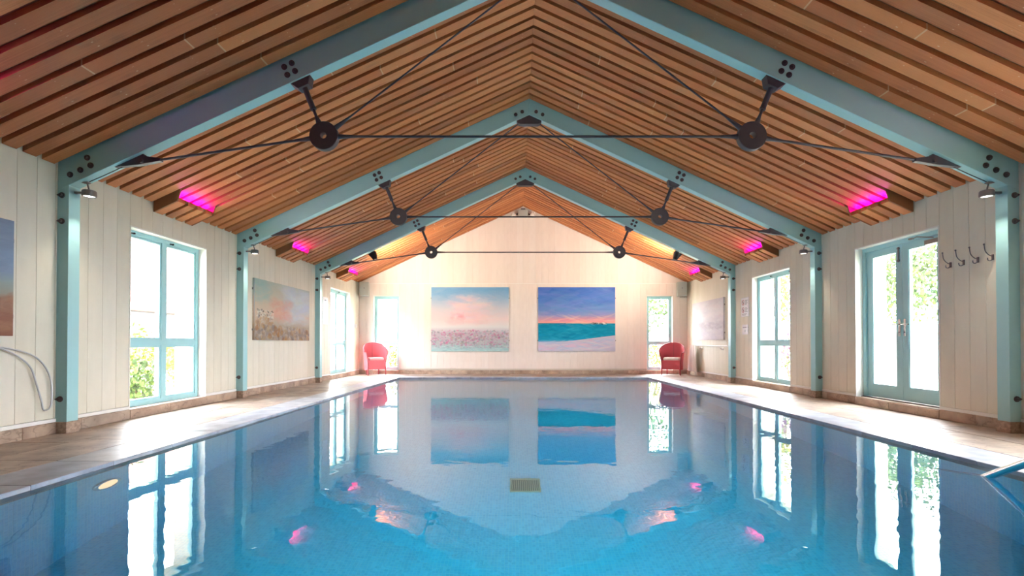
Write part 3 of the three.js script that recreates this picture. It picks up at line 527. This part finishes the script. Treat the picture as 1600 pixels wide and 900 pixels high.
// ---------------------------------------------------------------- small things on the walls
for (const s of [-1, 1]) {
  const g = thing('loudspeaker', s < 0 ? 'pale grey wall loudspeaker above the chair with pink cushion' : 'pale grey wall loudspeaker above the chair with white cushion', 'speaker', [s * 4.49, 2.41, -END + 0.14], -s * 0.2, 'corner loudspeakers');
  obj('cabinet', rbox(0.26, 0.4, 0.2, 0.012), plasticGrey, g);
  obj('grille', rbox(0.225, 0.365, 0.012, 0.004, 1), std(0xa7aeaa, 0.8), g, [0, 0, 0.102]);
  obj('badge', new THREE.CylinderGeometry(0.014, 0.014, 0.006, 14).rotateX(Math.PI / 2), darkChrome, g, [0, 0.02, 0.111]);
  obj('bracket', box(0.05, 0.05, 0.1, 0, 0.1, -0.09), steel, g);
}
{ // prohibition sign: two rows of pictograms and short lines of print
  const t = canvasTex(256, 310, (c, w, h) => {
    c.fillStyle = '#f3f2f4'; c.fillRect(0, 0, w, h); c.strokeStyle = '#b8b6bd'; c.lineWidth = 3; c.strokeRect(2, 2, w - 4, h - 4);
    for (const y of [80, 200]) {
      c.strokeStyle = '#b04a55'; c.lineWidth = 10; c.beginPath(); c.arc(72, y, 38, 0, 7); c.stroke(); c.beginPath(); c.moveTo(45, y - 27); c.lineTo(99, y + 27); c.stroke();
      c.fillStyle = '#4a4550'; c.fillRect(64, y - 20, 16, 40);
    }
    c.fillStyle = '#5a5660';
    for (const [y, l] of [[46, 88], [66, 60], [86, 78], [106, 52], [166, 66], [186, 84], [206, 58], [226, 80], [264, 150], [280, 120]]) { let x = y > 250 ? 40 : 140; const e = x + l; while (x < e) { const q = rr(8, 22); c.fillRect(x, y, Math.min(q, e - x), 8); x += q + 5; } }
  });
  const g = thing('wall_sign', 'white wall sign with two red prohibition circles', 'sign', [W, 1.65, -10.25], -Math.PI / 2);
  obj('sign_plate', box(0.34, 0.41, 0.008, 0, 0, 0.005), std(0xffffff, 0.5, { map: t }), g);
  const t2 = canvasTex(128, 110, (c, w, h) => { c.fillStyle = '#eeedef'; c.fillRect(0, 0, w, h); c.fillStyle = '#8b8890'; c.fillRect(14, 26, 88, 9); c.fillStyle = '#7a7680'; c.fillRect(54, 60, 30, 24); });
  const g2 = thing('wall_notice', 'small white notice under the prohibition sign', 'sign', [W, 1.17, -10.24], -Math.PI / 2);
  obj('notice_plate', box(0.25, 0.21, 0.012, 0, 0, 0.007), std(0xffffff, 0.5, { map: t2 }), g2);
  const t3 = canvasTex(128, 256, (c, w, h) => { c.fillStyle = '#f4f5f6'; c.fillRect(0, 0, w, h); c.fillStyle = '#8d98a6'; c.fillRect(44, 24, 40, 12); c.fillStyle = '#c7ccd4'; for (const y of [90, 112, 134, 156, 178]) c.fillRect(20, y, rr(50, 88), 7); });
  const g3 = thing('wall_notice', 'tall white notice between the blue frame and the far window', 'sign', [-W, 1.64, -11.25], Math.PI / 2);
  obj('notice_plate', box(0.3, 0.64, 0.012, 0, 0, 0.007), std(0xffffff, 0.5, { map: t3 }), g3);
}
{ const g = thing('wall_switch', 'round white wall switch beside the far window', 'switch', [-W, 1.36, -13.4], Math.PI / 2);
  obj('plate', new THREE.CylinderGeometry(0.055, 0.058, 0.02, 24).rotateX(Math.PI / 2), plasticWhite, g, [0, 0, 0.01]); obj('rocker', box(0.03, 0.045, 0.012, 0, 0, 0.024), plasticWhite, g); }
{ // white handrail under the misty painting
  const g = thing('wall_handrail', 'white wall handrail under the pale grey misty painting', 'handrail', [0, 0, 0]);
  obj('rail', tube([V(W - 0.07, 0.815, -10.95), V(W - 0.07, 0.815, -11.6), V(W - 0.07, 0.815, -12.3), V(W - 0.07, 0.815, -12.95)], 0.014, 20, 12), whitePaint, g);
  for (const z of [-11.35, -12.65]) { obj('rail_bracket', tube([V(W, 0.745, z), V(W - 0.04, 0.745, z), V(W - 0.07, 0.765, z), V(W - 0.07, 0.8, z)], 0.008, 16, 8), whitePaint, g); obj('rose', new THREE.CylinderGeometry(0.03, 0.03, 0.008, 16).rotateZ(Math.PI / 2), whitePaint, g, [W - 0.004, 0.745, z]); }
}
{ // white towel hanging from the rail end to the skirting
  const p = [], idx = [], u = [], nx = 26, ny = 22, x0 = W - 0.075;
  for (let j = 0; j <= ny; j++) for (let i = 0; i <= nx; i++) { const a = i / nx, b = j / ny, y = 0.84 - b * 0.72, sp = 0.16 + 0.2 * b; const z = -12.98 - (a - 0.5) * sp * 2, dx = Math.sin(a * 15 + b * 1.2) * (0.012 + 0.03 * b) + 0.05 * b * (1 - b); p.push(x0 - 0.03 - dx, y, z); u.push(a, b); }
  for (let j = 0; j < ny; j++) for (let i = 0; i < nx; i++) { const a = j * (nx + 1) + i, b = a + 1, c = a + nx + 1, d = c + 1; idx.push(a, c, b, b, c, d); }
  const q = new THREE.BufferGeometry(); q.setAttribute('position', new THREE.Float32BufferAttribute(p, 3)); q.setAttribute('uv', new THREE.Float32BufferAttribute(u, 2)); q.setIndex(idx); q.computeVertexNormals();
  const back = q.clone(), bp = back.attributes.position; for (let i = 0; i < bp.count; i++) bp.setX(i, bp.getX(i) + 0.012);
  tag(obj('towel', merge([q, back]), std(0xf4eee8, 0.9, { side: THREE.DoubleSide })), 'white towel hanging in folds from the wall handrail end', 'towel');
}
// coat hooks
[5.405, 5.245, 5.085, 4.925].forEach((d, i) => {
  const g = thing('coat_hook', ['chrome double coat hook next to the French doors', 'chrome double coat hook, second from the French doors', 'chrome double coat hook, third from the French doors', 'chrome double coat hook next to the blue roof frame'][i], 'hook', [W, 1.76, -d], -Math.PI / 2, 'chrome coat hooks');
  obj('base', rbox(0.022, 0.06, 0.012, 0.004, 1), darkChrome, g, [0, 0, 0.006]);
  obj('upper_hook', tube([V(0, 0.01, 0.01), V(0, 0.02, 0.04), V(0, 0.06, 0.08), V(0, 0.13, 0.095)], 0.0045, 24, 8), darkChrome, g); obj('knob', new THREE.SphereGeometry(0.009, 12, 8), darkChrome, g, [0, 0.133, 0.095]);
  obj('lower_hook', tube([V(0, -0.02, 0.01), V(0, -0.035, 0.03), V(0, -0.03, 0.055), V(0, -0.005, 0.06)], 0.0045, 20, 8), darkChrome, g);
});
// cable loop on the left wall
tag(obj('cable_loop', tube([V(-W + 0.02, 0.86, -3.6), V(-W + 0.03, 0.84, -4.1), V(-W + 0.03, 0.78, -4.25), V(-W + 0.03, 0.66, -4.39), V(-W + 0.03, 0.5, -4.45), V(-W + 0.03, 0.33, -4.5), V(-W + 0.03, 0.245, -4.525), V(-W + 0.03, 0.26, -4.58), V(-W + 0.03, 0.4, -4.6), V(-W + 0.03, 0.58, -4.57), V(-W + 0.03, 0.74, -4.45), V(-W + 0.03, 0.83, -4.2), V(-W + 0.02, 0.87, -3.6)], 0.0075, 140, 8), std(0xc9cacb, 0.35, { metalness: 0.3 })), 'grey cable hanging in a loop beside the near blue frame', 'cable');
// chrome handrail dipping into the pool
{
  const g = thing('pool_handrail', 'chrome handrail slanting down into the pool water', 'handrail', [0, 0, 0]);
  const x = 2.985, k = 0.63, at = (z, dy = 0) => V(x, WATER + (z + 3.27) * k + dy, z);
  obj('rail', tube([at(-3.75), at(-3.27), at(-2.6), at(-2.1), V(x, 0.79, -1.85), V(x, 0.86, -1.65), V(x, 0.88, -1.3), V(x, 0.87, -0.95)], 0.026, 70, 14), chrome, g);
  obj('post', rod(V(x, 0.87, -0.95), V(x, 0.0, -0.8), 0.026), chrome, g); obj('flange', new THREE.CylinderGeometry(0.045, 0.045, 0.01, 20), chrome, g, [x, 0.006, -0.8]);
}
const lensMat = new THREE.MeshStandardMaterial({ color: 0x8a7a68, emissive: new THREE.Color().setRGB(1.6, 0.78, 0.4), emissiveIntensity: 0.85, roughness: 0.3 });
function poolLamp(label, pos, turn, power) {
  const g = thing('pool_lamp', label, 'lamp', pos, turn, 'underwater pool lamps');
  obj('ring', new THREE.TorusGeometry(0.1, 0.018, 12, 40), chrome, g, [0, 0, 0.012]);
  obj('lamp_lens', new THREE.CylinderGeometry(0.092, 0.092, 0.02, 36).rotateX(Math.PI / 2), lensMat, g, [0, 0, 0.012]);
  const l = new THREE.SpotLight(0xfff1e0, power, 0, 0.85, 0.9, 2); l.position.set(0, 0, 0.05); l.target.position.set(0, -0.1, 2); l.shadow.radius = 5; g.add(l, l.target);
}
{
  poolLamp('glowing underwater lamp in the pool side below the tiled roof window', [-PX, -0.545, -3.52], Math.PI / 2, 0.8);
  for (const [x, t] of [[-1.3, 'toward the tiled roof side'], [0, 'in the middle'], [1.3, 'toward the French door side']]) poolLamp('underwater lamp in the pool end facing the square paintings, ' + t, [x, -0.7, PZ0], Math.PI, 15);
  const d = thing('drain_grille', 'tan ribbed drain grille in the pool floor', 'drain', [-0.13, poolY(-4.55) + 0.002, -4.55]); d.rotation.x = Math.atan((DEEP - SHALLOW) / (PZ0 - PZ1)); d.scale.setScalar(1.07);
  const tan = std(0xb8a888, 0.6);
  obj('grille_frame', merge([box2(-0.135, 0.135, 0, 0.02, -0.13, -0.115), box2(-0.135, 0.135, 0, 0.02, 0.115, 0.13), box2(-0.135, -0.12, 0, 0.02, -0.13, 0.13), box2(0.12, 0.135, 0, 0.02, -0.13, 0.13)]), tan, d);
  for (let i = 0; i < 14; i++) obj('rib', box(0.008, 0.014, 0.235, -0.11 + i * 0.017, 0.01, 0), tan, d);
  obj('grille_base', box(0.25, 0.004, 0.24, 0, 0.002, 0), std(0x5b5347, 0.8), d);
}

// ---------------------------------------------------------------- outside
tag(obj('ground', merge([box2(-60, -W - 0.2, -0.6, -0.3, -70, 50), box2(W + 0.2, 60, -0.6, -0.3, -70, 50), box2(-W - 0.2, W + 0.2, -0.6, -0.3, -70, -END - 0.2), box2(-W - 0.2, W + 0.2, -0.6, -0.3, NEAR + 0.2, 50)]), std(0x86836f, 0.95)), 'pale gravel ground round the pool hall', 'ground', null, 'structure');
{ // barn with red tiled roof opposite the left window
  const g = thing('barn', 'low barn with red tiled roof and pale boarded wall', 'building', [-16, -0.3, -18]);
  const L = 34, h = 2.55;
  obj('brick_base', box(0.4, 1.0, L, 0, 0.5, 0), std(0x7a5042, 0.9), g);
  obj('wall', box(0.36, h - 1.0, L, 0, 1.0 + (h - 1) / 2, 0), std(0x77787c, 0.9), g);
  obj('gutter', rod(V(0.4, h - 0.02, -L / 2), V(0.4, h - 0.02, L / 2), 0.07), std(0x2c2629, 0.6), g);
  const n = 17, dx = 0.3, dy = 0.25, tm = [0x774a3c, 0x80523f, 0x6c4236].map((c) => std(c, 0.85));
  for (let k = 0; k < n; k++) obj('tile_course', box(0.42, 0.05, L).rotateZ(-0.66).translate(0.35 - k * dx, h + 0.1 + k * dy, 0), tm[k % 3], g);
}
const leafMats = { green: std(0x42581c, 0.8, { side: THREE.DoubleSide }), dark: std(0x2c421d, 0.8, { side: THREE.DoubleSide }), yellow: std(0x7c7426, 0.8, { side: THREE.DoubleSide }), purple: std(0x56324f, 0.8, { side: THREE.DoubleSide }), russet: std(0x66402e, 0.8, { side: THREE.DoubleSide }) };
function leaves(n, rx, ry, rz, size) {
  const P = [], q = new THREE.Quaternion(), e = new THREE.Euler();
  for (let k = 0; k < n; k++) {
    const a = rr(0, 6.2832), b = Math.acos(rr(-1, 1)), r = Math.pow(rnd(), 0.4), c = V(Math.sin(b) * Math.cos(a) * rx * r, Math.cos(b) * ry * r, Math.sin(b) * Math.sin(a) * rz * r);
    q.setFromEuler(e.set(rr(0, 6), rr(0, 6), rr(0, 6))); const s = size * rr(0.6, 1.3), f = (x, y) => V(x * s, y * s, 0).applyQuaternion(q).add(c), p = [f(-0.5, 0), f(0, -0.28), f(0.5, 0), f(0, 0.28)];
    for (const i of [0, 1, 2, 0, 2, 3]) P.push(p[i].x, p[i].y, p[i].z);
  }
  const g = new THREE.BufferGeometry(); g.setAttribute('position', new THREE.Float32BufferAttribute(P, 3)); g.computeVertexNormals(); return g;
}
function bush(label, x, z, r, h, mats, group) {
  const g = thing('shrub', label, 'shrub', [x, -0.3, z], 0, group);
  obj('stem', merge([rod(V(0, 0, 0), V(0.05, h * 0.6, 0), 0.03, 0.015, 8), rod(V(0, 0.1, 0), V(-r * 0.5, h * 0.6, 0.1), 0.02, 0.01, 8), rod(V(0, 0.1, 0), V(r * 0.4, h * 0.6, -0.15), 0.02, 0.01, 8)]), std(0x5c4a38, 0.9), g);
  mats.forEach((m, i) => { const f = obj('foliage', leaves(420, r, h * 0.42, r, 0.09), leafMats[m], g, [rr(-0.15, 0.15), h * (0.58 + 0.12 * i), rr(-0.15, 0.15)]); });
}
bush('yellow green shrub outside the window facing the tiled roof', -6.9, -8.6, 0.55, 1.4, ['yellow', 'green']);
bush('green shrub at the foot of the window facing the tiled roof', -6.1, -7.4, 0.34, 0.85, ['green', 'dark']);
bush('russet tipped shrub outside the window facing the tiled roof', -6.9, -9.75, 0.5, 1.35, ['yellow', 'russet']);
bush('bright green shrub outside the narrow window behind the pink cushion', -4.15, -15.6, 0.38, 1.15, ['yellow', 'green']);
bush('green shrub outside the narrow window behind the white cushion', 4.4, -15.8, 0.4, 1.2, ['green', 'yellow']);
bush('round green shrub outside the window beside the prohibition sign', 5.95, -11.8, 0.4, 1.1, ['green', 'yellow']);
bush('purple flowering shrub outside the window beside the prohibition sign', 5.95, -10.75, 0.34, 1.5, ['green', 'purple']);
function tree(label, x, z, r, h, mats) {
  const g = thing('tree', label, 'tree', [x, -0.3, z], 0, 'trees beyond the French doors');
  obj('trunk', rod(V(0, 0, 0), V(0.1, h * 0.6, 0), 0.22, 0.1, 10), std(0x5d4d3d, 0.9), g);
  mats.forEach((m, i) => obj('foliage', leaves(1500, r, h * 0.36, r, 0.3), leafMats[m], g, [rr(-0.5, 0.5), h * (0.6 + 0.08 * i), rr(-0.5, 0.5)]));
}
tree('broad green tree seen through the French doors, beside the outbuilding', 21, -26.5, 3.0, 8.0, ['green', 'dark']);
tree('tall dark tree seen through the French doors, behind the outbuilding', 25.5, -33.5, 3.2, 10, ['dark', 'green']);
tree('round green tree seen through the window beside the prohibition sign', 15.5, -30, 3.0, 7.8, ['green', 'yellow']);
tree('dark green tree seen through the narrow window behind the white cushion', 8.5, -32, 3.0, 7.0, ['dark', 'green']);
{ // white outbuilding and low terrace rail beyond the doors
  const g = thing('outbuilding', 'low white outbuilding with pale curved roof beyond the doors', 'building', [14.8, -0.3, -19]);
  obj('wall', box(4, 1.7, 9, 0, 0.85, 0), std(0xd8d4cc, 0.9), g);
  obj('roof', new THREE.CylinderGeometry(2.6, 2.6, 9.4, 28, 1, false, Math.PI * 0.5 - 0.95, 1.9).rotateX(Math.PI / 2).rotateZ(-Math.PI / 2 + Math.PI / 2).scale(1, 0.6, 1).translate(0, 0.75, 0), std(0xc9c8c6, 0.8), g);
  const r = thing('terrace_rail', 'low timber rail across the terrace beyond the doors', 'rail', [9.2, -0.3, -10]);
  obj('rail', box(0.08, 0.06, 14, 0, 1.4, 0), std(0x8d7a66, 0.8), r);
  for (let k = 0; k < 8; k++) obj('post', box(0.07, 1.38, 0.07, 0, 0.69, -6.9 + k * 1.97), std(0x8d7a66, 0.8), r);
}

scene.traverse((o) => { if (o.isMesh) { o.castShadow = true; o.receiveShadow = true; } if (o.isLight && o.type !== 'RectAreaLight') o.castShadow = true; });
renderer.render(scene, camera);
